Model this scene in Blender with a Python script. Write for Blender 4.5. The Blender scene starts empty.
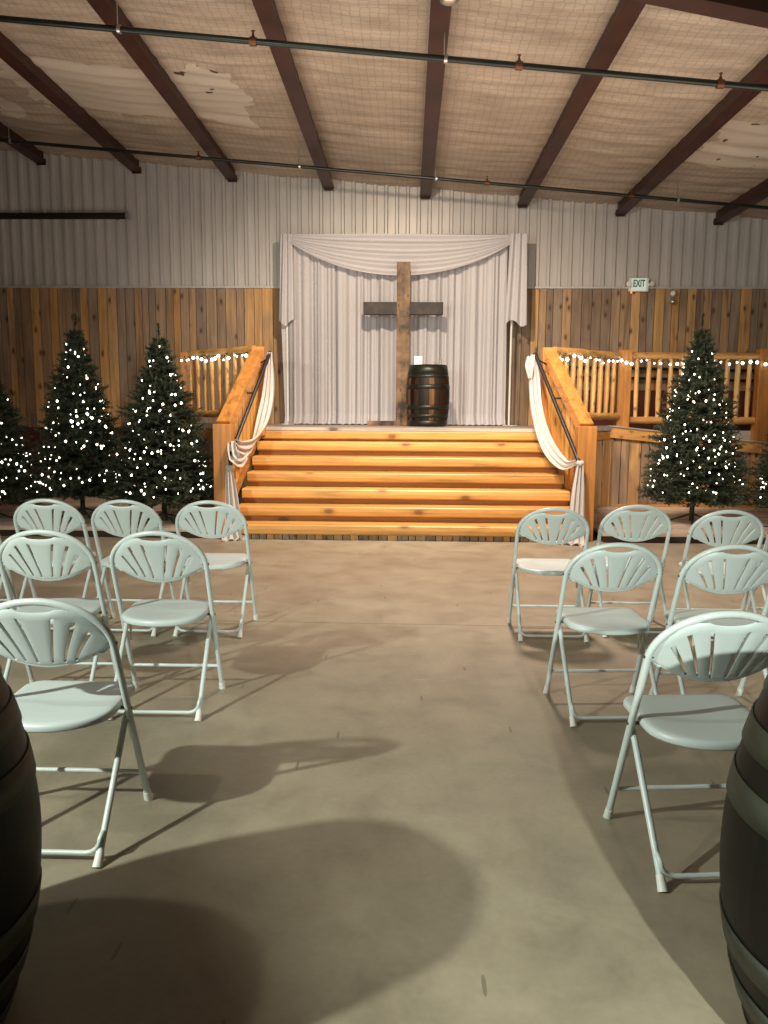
import bpy, bmesh, math, random
from mathutils import Vector, Matrix
R = random.Random(7)
scene = bpy.context.scene
col = scene.collection
PI = math.pi

# ------------------------------------------------------------------ helpers
def tag(o, label=None, cat=None, group=None, kind=None):
    if label: o['label'] = label
    if cat: o['category'] = cat
    if group: o['group'] = group
    if kind: o['kind'] = kind
    return o

def empty(name, loc=(0, 0, 0), rz=0.0):
    o = bpy.data.objects.new(name, None); col.objects.link(o)
    o.location = loc; o.rotation_euler = (0, 0, rz); o.empty_display_size = .1
    return o

class MB:
    """collects shapes into one mesh, with an optional per-shape tone"""
    def __init__(s):
        s.v = []; s.f = []; s.t = []; s.sm = []
    def add(s, vs, fs, tone=0.0, smooth=False):
        n = len(s.v); s.v += [tuple(v) for v in vs]
        for f in fs:
            s.f.append(tuple(i + n for i in f)); s.t.append(tone); s.sm.append(smooth)
        return s
    def box(s, c, d, rz=0.0, tone=0.0, M=None, ch=0.0):
        hx, hy, hz = d[0] / 2, d[1] / 2, d[2] / 2
        if ch <= 0:
            vs = [Vector((x * hx, y * hy, z * hz)) for z in (-1, 1) for y in (-1, 1) for x in (-1, 1)]
            fs = [(0, 2, 3, 1), (4, 5, 7, 6), (0, 1, 5, 4), (2, 6, 7, 3), (0, 4, 6, 2), (1, 3, 7, 5)]
        else:
            bm = bmesh.new(); bmesh.ops.create_cube(bm, size=1)
            for v in bm.verts: v.co = Vector((v.co.x * d[0], v.co.y * d[1], v.co.z * d[2]))
            bmesh.ops.bevel(bm, geom=bm.edges[:], offset=ch, segments=2, affect='EDGES', profile=.6)
            bm.verts.index_update()
            vs = [v.co.copy() for v in bm.verts]; fs = [tuple(v.index for v in f.verts) for f in bm.faces]; bm.free()
        if M is None: M = Matrix.Rotation(rz, 3, 'Z')
        c = Vector(c)
        return s.add([M @ v + c for v in vs], fs, tone)
    def beam(s, a, b, w, h, tone=0.0, up=(0, 0, 1), ch=0.0):
        a = Vector(a); b = Vector(b); d = b - a; L = d.length; y = d.normalized()
        x = y.cross(Vector(up)).normalized(); z = x.cross(y)
        M = Matrix((x, y, z)).transposed()
        return s.box((a + b) / 2, (w, L, h), M=M, tone=tone, ch=ch)
    def tube(s, pts, r, n=10, closed=False, tone=0.0, caps=True, smooth=True):
        pts = [Vector(p) for p in pts]; m = len(pts)
        rs = r if isinstance(r, (list, tuple)) else [r] * m
        base = len(s.v); T = []
        for i in range(m):
            if closed: t = pts[(i + 1) % m] - pts[i - 1]
            else: t = pts[min(i + 1, m - 1)] - pts[max(i - 1, 0)]
            T.append(t.normalized())
        ref = Vector((0, 0, 1)) if abs(T[0].z) < .9 else Vector((1, 0, 0))
        nx = T[0].cross(ref).normalized(); vs = []
        for i in range(m):
            nx = (nx - T[i] * nx.dot(T[i])).normalized(); ny = T[i].cross(nx)
            for k in range(n):
                a = 2 * PI * k / n
                vs.append(pts[i] + (nx * math.cos(a) + ny * math.sin(a)) * rs[i])
        fs = []
        for i in range(m if closed else m - 1):
            j = (i + 1) % m
            for k in range(n):
                q = (k + 1) % n; fs.append((i * n + k, i * n + q, j * n + q, j * n + k))
        s.add(vs, fs, tone, smooth)
        if caps and not closed:
            s.add([vs[k] for k in range(n)][::-1], [tuple(range(n))], tone)
            s.add([vs[(m - 1) * n + k] for k in range(n)], [tuple(range(n))], tone)
        return s
    def lathe(s, prof, c=(0, 0, 0), n=32, tone=0.0, smooth=True, tones=None):
        c = Vector(c); m = len(prof); vs = []
        for (r, z) in prof:
            for k in range(n):
                a = 2 * PI * k / n; vs.append(c + Vector((r * math.cos(a), r * math.sin(a), z)))
        for i in range(m - 1):
            pass
        fs = [(i * n + k, i * n + (k + 1) % n, (i + 1) * n + (k + 1) % n, (i + 1) * n + k) for i in range(m - 1) for k in range(n)]
        return s.add(vs, fs, tone, smooth)
    def ball(s, c, r, n=8, tone=0.0, sz=1.0):
        prof = [(max(1e-4, r * math.sin(PI * i / n)), -r * sz * math.cos(PI * i / n)) for i in range(n + 1)]
        return s.lathe(prof, c, n + 2, tone)
    def prism(s, poly, z0, z1, tone=0.0):
        n = len(poly)
        vs = [(x, y, z0) for x, y in poly] + [(x, y, z1) for x, y in poly]
        fs = [tuple(range(n))[::-1], tuple(range(n, 2 * n))] + [(i, (i + 1) % n, n + (i + 1) % n, n + i) for i in range(n)]
        return s.add(vs, fs, tone)
    def grid(s, fn, nu, nv, tone=0.0, smooth=True):
        vs = [fn(i / nu, j / nv) for i in range(nu + 1) for j in range(nv + 1)]
        w = nv + 1
        fs = [(i * w + j, (i + 1) * w + j, (i + 1) * w + j + 1, i * w + j + 1) for i in range(nu) for j in range(nv)]
        return s.add(vs, fs, tone, smooth)
    def mesh(s, name, mat):
        me = bpy.data.meshes.new(name); me.from_pydata(s.v, [], s.f)
        me.polygons.foreach_set('use_smooth', s.sm)
        at = me.attributes.new('tone', 'FLOAT', 'FACE'); at.data.foreach_set('value', s.t)
        me.materials.append(mat); me.update()
        return me
    def build(s, name, mat, parent=None, fix=False):
        me = s.mesh(name, mat)
        if fix:
            bm = bmesh.new(); bm.from_mesh(me)
            bmesh.ops.remove_doubles(bm, verts=bm.verts[:], dist=1e-5)
            bmesh.ops.recalc_face_normals(bm, faces=bm.faces[:]); bm.to_mesh(me); bm.free()
        o = bpy.data.objects.new(name, me); col.objects.link(o)
        if parent: o.parent = parent
        return o

def copy_tree(o, parent=None):
    c = o.copy(); col.objects.link(c); c.parent = parent
    for ch in o.children: copy_tree(ch, c)
    return c

# ------------------------------------------------------------------ materials
class NT:
    def __init__(s, name):
        s.m = bpy.data.materials.new(name); s.m.use_nodes = True
        s.n = s.m.node_tree.nodes; s.l = s.m.node_tree.links
        s.b = s.n['Principled BSDF']
    def add(s, t, **k):
        n = s.n.new(t)
        for a, v in k.items():
            if a.startswith('i_'): n.inputs[a[2:].replace('_', ' ')].default_value = v
            else: setattr(n, a, v)
        return n
    def link(s, a, b): s.l.new(a, b)
    def ramp(s, fac, stops, interp='LINEAR'):
        r = s.n.new('ShaderNodeValToRGB'); r.color_ramp.interpolation = interp
        e = r.color_ramp.elements
        while len(e) < len(stops): e.new(.5)
        for i, (p, c) in enumerate(stops):
            e[i].position = p; e[i].color = (c[0], c[1], c[2], 1) if not isinstance(c, float) else (c, c, c, 1)
        s.link(fac, r.inputs[0]); return r.outputs[0]
    def mix(s, fac, a, b, mode='MIX'):
        m = s.n.new('ShaderNodeMix'); m.data_type = 'RGBA'; m.blend_type = mode
        for sock, v in ((m.inputs[0], fac), (m.inputs[6], a), (m.inputs[7], b)):
            if hasattr(v, 'links') or isinstance(v, bpy.types.NodeSocket): s.link(v, sock)
            elif isinstance(v, (int, float)): sock.default_value = v
            else: sock.default_value = (v[0], v[1], v[2], 1)
        return m.outputs[2]
    def math(s, op, a, b=0.0, c=0.0):
        m = s.n.new('ShaderNodeMath'); m.operation = op
        for i, v in enumerate((a, b, c)):
            if isinstance(v, bpy.types.NodeSocket): s.link(v, m.inputs[i])
            else: m.inputs[i].default_value = v
        return m.outputs[0]
    def coords(s, scale=(1, 1, 1), tone_shift=0.0, rot=(0, 0, 0)):
        tc = s.n.new('ShaderNodeTexCoord'); mp = s.n.new('ShaderNodeMapping')
        s.link(tc.outputs['Object'], mp.inputs[0]); mp.inputs['Scale'].default_value = scale
        mp.inputs['Rotation'].default_value = rot
        if tone_shift:
            a = s.tone(); c = s.n.new('ShaderNodeCombineXYZ')
            q = s.math('MULTIPLY', a, tone_shift)
            for i in range(3): s.link(q, c.inputs[i])
            s.link(c.outputs[0], mp.inputs['Location'])
        return mp.outputs[0]
    def tone(s):
        a = s.n.new('ShaderNodeAttribute'); a.attribute_name = 'tone'; return a.outputs['Fac']
    def noise(s, vec, scale, detail=4, rough=.55, dist=0.0):
        n = s.add('ShaderNodeTexNoise'); n.inputs['Scale'].default_value = scale
        n.inputs['Detail'].default_value = detail; n.inputs['Roughness'].default_value = rough
        n.inputs['Distortion'].default_value = dist
        s.link(vec, n.inputs['Vector']); return n.outputs['Fac']
    def bump(s, h, strength=.3, dist=.01):
        b = s.add('ShaderNodeBump'); b.inputs['Strength'].default_value = strength
        b.inputs['Distance'].default_value = dist; s.link(h, b.inputs['Height'])
        s.link(b.outputs[0], s.b.inputs['Normal'])
    def base(s, c):
        if isinstance(c, bpy.types.NodeSocket): s.link(c, s.b.inputs['Base Color'])
        else: s.b.inputs['Base Color'].default_value = (c[0], c[1], c[2], 1)

def plain(name, c, rough=.5, metal=0.0, var=.12, scale=6, bump=0.0):
    m = NT(name); v = m.coords(); n = m.noise(v, scale)
    dk = [x * (1 - var) for x in c]; lt = [min(1, x * (1 + var)) for x in c]
    m.base(m.ramp(n, [(.3, dk), (.7, lt)]))
    m.b.inputs['Roughness'].default_value = rough; m.b.inputs['Metallic'].default_value = metal
    if bump: m.bump(m.noise(v, scale * 6), bump, .005)
    return m.m

def wood(name, axis, stops, grain=14, knots=.5, rough=.55, knotcol=(.06, .025, .01), gray=None, kscale=2.6, tvar=True, ms=1.1):
    """axis: the direction the grain runs. stops: colour ramp along the per-board tone"""
    m = NT(name)
    sc = [1, 1, 1]; sc['xyz'.index(axis)] = .07
    v = m.coords(sc, 31.7); n = m.noise(v, grain, 6, .65, .6); n2 = m.noise(v, grain * 4, 3, .6)
    vk = m.coords((1, 1, 1), 17.3); sx_ = m.add('ShaderNodeSeparateXYZ'); m.link(vk, sx_.inputs[0])
    ia = 'xyz'.index(axis); ob = [i for i in range(3) if i != ia]
    cb = m.add('ShaderNodeCombineXYZ')
    m.link(m.math('ADD', sx_.outputs[ob[0]], sx_.outputs[ob[1]]), cb.inputs[0]); m.link(m.math('MULTIPLY', sx_.outputs[ia], .5), cb.inputs[1])
    vo = m.add('ShaderNodeTexVoronoi', voronoi_dimensions='2D'); vo.inputs['Scale'].default_value = kscale; m.link(cb.outputs[0], vo.inputs['Vector'])
    tone = m.tone()
    mot = m.noise(m.coords((1, 1, 1), 5.0), 1.3, 2)
    f = m.math('ADD', m.math('MULTIPLY', tone, .8), m.math('MULTIPLY', mot, .25)) if tvar else m.noise(m.coords(), ms, 4)
    c = m.ramp(f, stops)
    g = m.ramp(n, [(.30, .38), (.45, .85), (.55, 1.05), (.70, 1.3)])
    c = m.mix(.8, c, g, 'MULTIPLY')
    c = m.mix(.35, c, m.ramp(n2, [(.3, .6), (.7, 1.2)]), 'MULTIPLY')
    if knots > 0:
        k = m.ramp(vo.outputs['Distance'], [(.0, 1.0), (.06, .95), (.10, .35), (.19, 0.0)])
        rnd = m.n.new('ShaderNodeSeparateColor'); m.link(vo.outputs['Color'], rnd.inputs[0])
        pick = m.math('LESS_THAN', rnd.outputs[0], knots)
        c = m.mix(m.math('MULTIPLY', m.math('MULTIPLY', k, pick), .85), c, knotcol)
    m.base(c); m.b.inputs['Roughness'].default_value = rough
    m.bump(n, .35, .006)
    return m.m

PINE = [(0, (.46, .215, .048)), (.5, (.56, .29, .075)), (1, (.66, .37, .115))]
M = {}
M['siding'] = wood('barn_siding', 'z', [(.0, (.11, .075, .052)), (.2, (.29, .21, .15)), (.36, (.42, .25, .125)), (.5, (.20, .135, .09)), (.66, (.34, .235, .16)), (.8, (.58, .33, .125)), (.9, (.50, .27, .10)), (1, (.30, .15, .06))], 13, .75, .7, kscale=4.2)
M['pine_x'] = wood('pine_x', 'x', PINE, 9, .55, .45, (.14, .045, .01), kscale=3.0)
M['pine_y'] = wood('pine_y', 'y', PINE, 10, .4, .45, (.16, .05, .01))
M['pine_z'] = wood('pine_z', 'z', PINE, 10, .5, .45, (.16, .05, .01), kscale=3)
M['orange_x'] = wood('orange_x', 'x', [(0, (.46, .20, .05)), (1, (.60, .29, .08))], 10, .3, .45, (.12, .04, .01))
M['orange_y'] = wood('orange_y', 'y', [(0, (.44, .19, .045)), (1, (.57, .27, .07))], 10, .3, .4, (.12, .04, .01))
M['orange_z'] = wood('orange_z', 'z', [(0, (.44, .18, .04)), (1, (.56, .25, .06))], 9, .3, .45, (.12, .04, .01))
M['log_z'] = wood('log_z', 'z', [(0, (.62, .33, .10)), (1, (.80, .50, .20))], 9, .8, .5, (.20, .07, .02), kscale=7)
M['log_x'] = wood('log_x', 'x', [(0, (.55, .28, .08)), (1, (.72, .42, .15))], 9, .8, .5, (.20, .07, .02), kscale=7)
M['riser'] = wood('riser', 'x', [(0, (.30, .11, .02)), (1, (.40, .16, .03))], 9, .3, .6)  # darker than the treads: shade under their noses is put into the colour
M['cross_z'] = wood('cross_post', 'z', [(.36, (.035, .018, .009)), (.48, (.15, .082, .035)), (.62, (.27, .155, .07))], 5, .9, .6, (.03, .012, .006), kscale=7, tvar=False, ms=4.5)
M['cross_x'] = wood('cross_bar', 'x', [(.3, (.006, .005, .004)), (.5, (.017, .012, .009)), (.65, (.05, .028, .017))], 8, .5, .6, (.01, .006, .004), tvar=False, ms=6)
M['deck'] = wood('grey_deck', 'x', [(0, (.30, .25, .21)), (1, (.42, .36, .31))], 8, .2, .55, tvar=False)
M['lowdeck'] = wood('low_deck', 'x', [(0, (.38, .29, .22)), (.5, (.52, .41, .33)), (1, (.64, .53, .45))], 8, .25, .6)
M['greytrim'] = wood('grey_trim', 'x', [(0, (.36, .32, .28)), (1, (.52, .46, .41))], 6, .1, .6, tvar=False)
M['darkgap'] = plain('dark_brown_wood', (.05, .03, .018), .9)  # dark brown of the platform skirts and the wall behind the stairs

M['chair'] = plain('chair_resin', (.55, .625, .63), .38, 0, .02, 3)
M['chairtube'] = plain('chair_tube', (.56, .63, .63), .3, 0, .02, 3)
M['boot'] = plain('foot_cap', (.68, .70, .66), .5)
M['bolt'] = plain('bolt', (.10, .10, .10), .4, .8)
M['black'] = plain('black_steel', (.006, .006, .007), .5, .0)
M['pipe'] = plain('pipe', (.030, .034, .030), .35, .6, .3, 3)
M['brass'] = plain('brass', (.16, .06, .03), .5, .7)
M['redsteel'] = plain('red_oxide_steel', (.042, .011, .007), .5, .1, .35, 2.5)
M['redwall'] = plain('dark_red_wall', (.085, .016, .008), .7, 0, .2, 2)
M['white_plastic'] = plain('white_plastic', (.72, .72, .68), .45, 0, .03)
M['zinc'] = plain('zinc', (.55, .55, .52), .3, .9)

def concrete():
    m = NT('polished_concrete'); v = m.coords()
    a = m.noise(v, .55, 6, .6, .3); b = m.noise(v, 3.2, 8, .65, .4); c_ = m.noise(v, 40, 3)
    c = m.ramp(a, [(.3, (.225, .190, .138)), (.52, (.268, .230, .170)), (.75, (.32, .28, .210))])
    c = m.mix(.55, c, m.ramp(b, [(.3, .58), (.5, 1.0), (.68, 1.3)]), 'MULTIPLY')
    c = m.mix(.25, c, m.ramp(c_, [(.3, .8), (.7, 1.15)]), 'MULTIPLY')
    # straight control joint across the hall and short dark scuffs
    sp = m.add('ShaderNodeSeparateXYZ'); m.link(v, sp.inputs[0])
    jd = m.math('ABSOLUTE', m.math('SUBTRACT', m.math('ADD', sp.outputs[1], m.math('MULTIPLY', sp.outputs[0], .012)), 5.27))
    c = m.mix(m.math('MULTIPLY', m.math('LESS_THAN', jd, .006), .6), c, (.07, .05, .035))
    vo = m.add('ShaderNodeTexVoronoi', voronoi_dimensions='2D'); vo.inputs['Scale'].default_value = 3.2
    m.link(m.coords((1, .16, 1), rot=(0, 0, .5)), vo.inputs['Vector'])
    c = m.mix(m.math('MULTIPLY', m.math('LESS_THAN', vo.outputs['Distance'], .020), .5), c, (.07, .055, .035))
    vo2 = m.add('ShaderNodeTexVoronoi', voronoi_dimensions='2D'); vo2.inputs['Scale'].default_value = 2.1
    m.link(m.coords((.14, 1, 1), rot=(0, 0, -.35)), vo2.inputs['Vector'])
    c = m.mix(m.math('MULTIPLY', m.math('LESS_THAN', vo2.outputs['Distance'], .012), .4), c, (.42, .37, .30))
    m.base(c)
    r = m.ramp(b, [(.3, .38), (.7, .58)]); m.link(r, m.b.inputs['Roughness'])
    m.b.inputs['Specular IOR Level'].default_value = .4
    m.bump(b, .04, .01)
    return m.m
M['floor'] = concrete()

def insulation():
    m = NT('roof_insulation'); v = m.coords()
    a = m.noise(v, .6, 4); w = m.noise(m.coords((.25, 1, 1)), 7, 4, .5, .5)
    c = m.ramp(a, [(.3, (.38, .305, .235)), (.7, (.47, .385, .305))])
    c = m.mix(.5, c, m.ramp(w, [(.3, .55), (.6, 1.15)]), 'MULTIPLY')  # ripple troughs darkened in the colour, standing for shade in the folds
    # chicken wire facing
    vo = m.add('ShaderNodeTexVoronoi', feature='DISTANCE_TO_EDGE'); vo.inputs['Scale'].default_value = 14
    vo.inputs['Randomness'].default_value = .25
    m.link(m.coords((.8, 1.1, 0)), vo.inputs['Vector'])
    e = m.ramp(vo.outputs['Distance'], [(0, .5), (.10, 1.0)])
    c = m.mix(.6, c, e, 'MULTIPLY')
    # torn pale patches where the facing has come away
    tc = m.add('ShaderNodeTexCoord'); sp = m.add('ShaderNodeSeparateXYZ'); m.link(tc.outputs['Object'], sp.inputs[0])
    pn = m.noise(v, 2.2, 3)
    def patch(x0, x1, y0, y1):
        dx = m.math('SUBTRACT', (x1 - x0) / 2, m.math('ABSOLUTE', m.math('SUBTRACT', sp.outputs[0], (x0 + x1) / 2)))
        dy = m.math('SUBTRACT', (y1 - y0) / 2, m.math('ABSOLUTE', m.math('SUBTRACT', sp.outputs[1], (y0 + y1) / 2)))
        d = m.math('MINIMUM', dx, dy)
        d = m.math('ADD', d, m.math('MULTIPLY', m.math('SUBTRACT', pn, .5), .9))
        return m.math('GREATER_THAN', d, 0.0)
    p = m.math('MAXIMUM', patch(-4.9, -2.1, 9.2, 10.7), patch(-7.5, -5.3, 9.8, 11.2))
    p = m.math('MAXIMUM', p, patch(3.6, 6.4, 9.3, 10.7))
    c = m.mix(m.math('MULTIPLY', p, .75), c, (.60, .53, .45))
    h = m.noise(v, 3.5, 2); hole = m.math('MULTIPLY', m.math('GREATER_THAN', h, .68), p)
    c = m.mix(hole, c, (.10, .045, .02))
    m.base(c); m.b.inputs['Roughness'].default_value = .5; m.b.inputs['Specular IOR Level'].default_value = .35
    m.bump(w, .45, .03)
    return m.m
M['insul'] = insulation()

def metal_sheet():
    m = NT('ribbed_metal_sheet'); v = m.coords((1, 1, .15)); n = m.noise(v, 5, 4)
    m.base(m.ramp(n, [(.3, (.46, .43, .405)), (.7, (.57, .535, .51))])); m.b.inputs['Roughness'].default_value = .42
    m.b.inputs['Metallic'].default_value = .15
    return m.m
M['sheet'] = metal_sheet()

def cloth(name, c, trans=.25):
    m = NT(name); v = m.coords(); n = m.noise(v, 90, 2)
    m.base(m.ramp(n, [(.3, [x * .95 for x in c]), (.7, c)])); m.b.inputs['Roughness'].default_value = .75
    tr = m.add('ShaderNodeBsdfTranslucent'); tr.inputs[0].default_value = (*c, 1)
    mx = m.add('ShaderNodeMixShader'); mx.inputs[0].default_value = trans
    m.link(m.b.outputs[0], mx.inputs[1]); m.link(tr.outputs[0], mx.inputs[2])
    m.link(mx.outputs[0], m.n['Material Output'].inputs[0])
    return m.m
M['curtain'] = cloth('curtain_voile', (.60, .58, .60), .15)
M['swag'] = cloth('draped_voile', (.58, .545, .52), .2)

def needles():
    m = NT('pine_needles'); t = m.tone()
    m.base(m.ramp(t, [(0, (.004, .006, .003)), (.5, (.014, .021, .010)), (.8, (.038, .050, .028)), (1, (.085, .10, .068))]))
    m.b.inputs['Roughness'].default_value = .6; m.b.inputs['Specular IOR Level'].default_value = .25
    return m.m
M['needle'] = needles()
M['bark'] = plain('trunk', (.022, .026, .018), .8)

def glow(name, c, s):
    m = NT(name); v = m.coords(); n = m.noise(v, 3)
    m.base(c); m.link(m.ramp(n, [(0, c), (1, c)]), m.b.inputs['Emission Color'])
    m.b.inputs['Emission Strength'].default_value = s
    m.m.cycles.emission_sampling = 'NONE'
    return m.m
M['bulb_warm'] = glow('bulb_warm', (1, .90, .74), 7)
M['bulb_cool'] = glow('bulb_cool', (.86, .98, 1), 7)

def barrel_wood(name, stops):
    m = NT(name); tc = m.add('ShaderNodeTexCoord'); sp = m.add('ShaderNodeSeparateXYZ'); m.link(tc.outputs['Object'], sp.inputs[0])
    ang = m.math('ARCTAN2', sp.outputs[1], sp.outputs[0])
    k = m.math('MULTIPLY', ang, 26 / (2 * PI)); fl = m.math('FLOOR', k); fr = m.math('FRACT', k)
    wn = m.add('ShaderNodeTexWhiteNoise', noise_dimensions='1D'); m.link(fl, wn.inputs['W'])
    n = m.noise(m.coords((1, 1, .12)), 26, 5, .6)
    f = m.math('ADD', m.math('MULTIPLY', wn.outputs['Value'], .6), m.math('MULTIPLY', n, .4))
    c = m.ramp(f, stops)
    gap = m.math('LESS_THAN', m.math('ABSOLUTE', m.math('SUBTRACT', fr, .5)), .47)
    c = m.mix(gap, (.004, .003, .002), c)
    m.base(c); m.b.inputs['Roughness'].default_value = .5; m.b.inputs['Specular IOR Level'].default_value = .22; m.bump(n, .3, .004)
    return m.m
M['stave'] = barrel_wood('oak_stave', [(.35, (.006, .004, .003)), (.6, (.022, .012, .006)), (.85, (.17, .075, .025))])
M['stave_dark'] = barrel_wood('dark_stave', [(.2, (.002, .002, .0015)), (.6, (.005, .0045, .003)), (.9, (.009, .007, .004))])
M['hoop'] = plain('barrel_hoop', (.022, .025, .016), .55, .1, .3, 8)
M['hoop_stage'] = plain('stage_barrel_hoop', (.014, .017, .012), .4, .4, .35, 8)
M['exit_green'] = glow('exit_letters', (.02, .10, .05), .15)
M['exit_face'] = glow('exit_face', (.62, .72, .66), .35)
M['ember'] = glow('indicator', (1, .25, .03), 2)
M['ink'] = plain('ink', (.25, .18, .14), .8)
M['card'] = plain('card', (.90, .92, .88), .6, 0, .02)
M['glass'] = NT('votive_glass').m
_b = M['glass'].node_tree.nodes['Principled BSDF']; _b.inputs['Transmission Weight'].default_value = .8; _b.inputs['Base Color'].default_value = (.85, .97, .95, 1); _b.inputs['Roughness'].default_value = .1

# ------------------------------------------------------------------ setting
WY = 13.0                      # back wall
def roof(x): return 5.075 - .0868 * x
def purl(x): return 4.915 - .0868 * x

fl = MB().box((0, 5.0, -.05), (22, 20, .1)).build('floor', M['floor']); tag(fl, kind='structure')

def rough_line(x): return 0
cm = MB()
def ceil_pt(u, v):
    x = -10.5 + 21 * u; y = -4.6 + 17.75 * v
    k = (x + 6.0) / 1.56; d = abs(k - round(k)) * 2          # 0 at a purlin, 1 between
    z = roof(x) - .03 * d
    dd = min(1, d * 4)
    z += dd * .024 * math.sin(y * 17 + 1.3 * math.sin(x * .9) + .8 * math.sin(y * 2.1)) * (.5 + .5 * math.sin(y * 3.7 + x * .35))
    z += dd * .006 * math.sin(y * 27 + 2.1 * math.sin(x * 1.7 + y))
    return (x, y, z + .02)
cm.grid(ceil_pt, 120, 420)
c_ = cm.build('ceiling', M['insul']); tag(c_, kind='structure')

# back wall: ribbed metal sheet, sloping top
wm = MB(); pts = []; x = -10.5
while x < 10.5:
    for dx, dy in ((0, 0), (.050, 0), (.066, -.042), (.104, -.042), (.120, 0)): pts.append((x + dx, WY + dy))
    x += .176
vs = []; fs = []
for i, (px, py) in enumerate(pts):
    vs += [(px, py, 3.46), (px, py, roof(px) + .05)]
for i in range(len(pts) - 1): fs.append((2 * i, 2 * i + 2, 2 * i + 3, 2 * i + 1))
wm.add(vs, fs)
wall = wm.build('wall_back', M['sheet']); tag(wall, kind='structure')

def planks(mb, p0, p1, z0, z1, w=.145, th=.022, gap=.009, ztop=None, zbot=None, jit=.014):
    """vertical boards along the line p0-p1 (x, y); thickness points to the left-hand normal"""
    a = Vector((*p0, 0)); b = Vector((*p1, 0)); L = (b - a).length; d = (b - a) / L; rz = math.atan2(d.y, d.x)
    s = 0.0
    while s < L - .02:
        ww = min(w * R.uniform(.75, 1.25), L - s)
        c = a + d * (s + ww / 2)
        zt = ztop(c.x) if ztop else z1; zb = zbot(c.x) if zbot else z0
        off = R.uniform(0, jit); n = Vector((d.y, -d.x, 0)) * off
        mb.box((c.x + n.x, c.y + n.y, (zb + zt) / 2), (ww - gap, th, zt - zb), rz=rz, tone=R.random())
        s += ww
sd = MB(); planks(sd, (-10.5, 12.96), (2.35, 12.96), 1.19, 3.49); planks(sd, (2.35, 12.96), (10.5, 12.96), 1.86, 3.49)
sd.build('wood_cladding', M['siding'], wall)
MB().box((-4.0, 12.985, .6), (13.0, .03, 1.2)).box((6.4, 12.985, .93), (8.2, .03, 1.86)).box((0, 13.0, 2.4), (21, .02, 2.2)).build('red_panel', M['redwall'], wall)
MB().box((0, 12.93, 3.50), (21, .03, .03)).build('flashing', M['sheet'], wall)
for nm, x in (('wall_left', -10.55), ('wall_right', 10.55)):
    tag(MB().box((x, 4.3, 3.0), (.1, 17.6, 6.2)).build(nm, M['sheet']), kind='structure')

# roof beams
ords = ['first', 'second', 'third', 'fourth', 'fifth', 'sixth', 'seventh', 'eighth']
ends = ['partly cut off by the left edge', 'whose foot ends above the left black tube', 'ending above the left log railing', 'ending above the left end of the curtain',
        'ending above the cross', 'ending above the right end of the curtain', 'ending above the exit sign', 'ending above the large right tree']
for i in range(8):
    x = -5.98 + 1.557 * i
    zb = purl(x); mb = MB()
    mb.box((x, 4.15, zb + .02), (.18, 17.5, .018)).box((x, 4.15, zb + .10), (.10, 17.5, .18)).box((x + .03, 4.15, zb + .045), (.018, 17.5, .05))
    o = mb.build('roof_beam', M['redsteel'])
    MB().box((x, 12.91, zb + .03), (.15, .012, .10)).build('end_plate', M['redsteel'], o)
    tag(o, ords[i] + ' dark red steel roof beam from the left, ' + ends[i], 'beam', 'dark red roof beams')
# main tapered frame at the upper right
mb = MB()
vs = []
for y in (6.30, 6.42):
    vs += [(1.0, y, 4.80), (10.4, y, 2.95), (10.4, y, roof(10.4)), (1.0, y, roof(1.0))]
mb.add(vs, [(0, 1, 2, 3), (7, 6, 5, 4), (0, 4, 5, 1), (1, 5, 6, 2), (3, 2, 6, 7), (0, 3, 7, 4)])
mb.beam((1.35, 6.36, 4.72), (10.4, 6.36, 2.94), .20, .02)
tag(mb.build('frame_rafter', M['redsteel']), 'deep tapered dark red steel rafter crossing the top right corner', 'rafter')

# sprinkler pipes
def pipe(D, z0, slope, r, label, hx, sx, y_):
    t = empty('sprinkler_pipe', (0, D, z0))
    f = lambda x: -slope * x
    MB().tube([(-10.3, 0, f(-10.3)), (10.3, 0, f(10.3))], r, 12).build('pipe', M['pipe'], t)
    for x in hx:
        MB().tube([(x, 0, f(x) + r), (x, 0, roof(x) - z0 + .06)], .006, 6).build('hanger_rod', M['zinc'], t)
        MB().tube([(x, -.0, f(x)), (x + .03, 0, f(x + .03))], r * 1.35, 12).build('hanger_ring', M['zinc'], t)
    for x in sx:
        o = MB().lathe([(.001, .0), (.018, .0), (.02, .02), (.012, .035), (.008, .065), (.018, .07), (.018, .075), (.001, .075)], (x, 0, f(x) + r * .6), 12).build('sprinkler_head', M['brass'], t)
        MB().tube([(x - .03, 0, f(x)), (x + .03, 0, f(x + .03))], r * 1.4, 12).build('coupling', M['brass'], o)
    tag(t, label, 'pipe', 'sprinkler pipes under the roof'); return t
pipe(7.5, 4.705, .092, .028, 'black sprinkler pipe crossing the roof nearer the camera, above the aisle', (-2.7, .30, 5.9), (-1.45, .98, 2.8), 0)
pipe(11.55, 4.83, .0868, .024, 'black sprinkler pipe close to the back wall, farther of the two roof pipes', (-5.8, -1.6, .36, 3.8, 7.2), (-3.05, 1.1, 3.15), 0)

# long black tube on the wall
t = empty('wall_tube', (-4.56, 12.78, 4.59))
MB().tube([(-5.7, 0, 0), (.0, 0, 0)], .05, 14).build('tube', M['black'], t)
MB().box((-.2, .07, 0), (.04, .16, .05)).build('bracket', M['black'], t)
MB().box((-4.2, .07, 0), (.04, .16, .05)).build('bracket', M['black'], t)
MB().tube([(-.01, 0, 0), (.03, 0, 0)], .056, 14).build('end_cap', M['zinc'], t)
tag(t, 'long black horizontal tube mounted high on the grey metal wall at left', 'tube')

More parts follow.
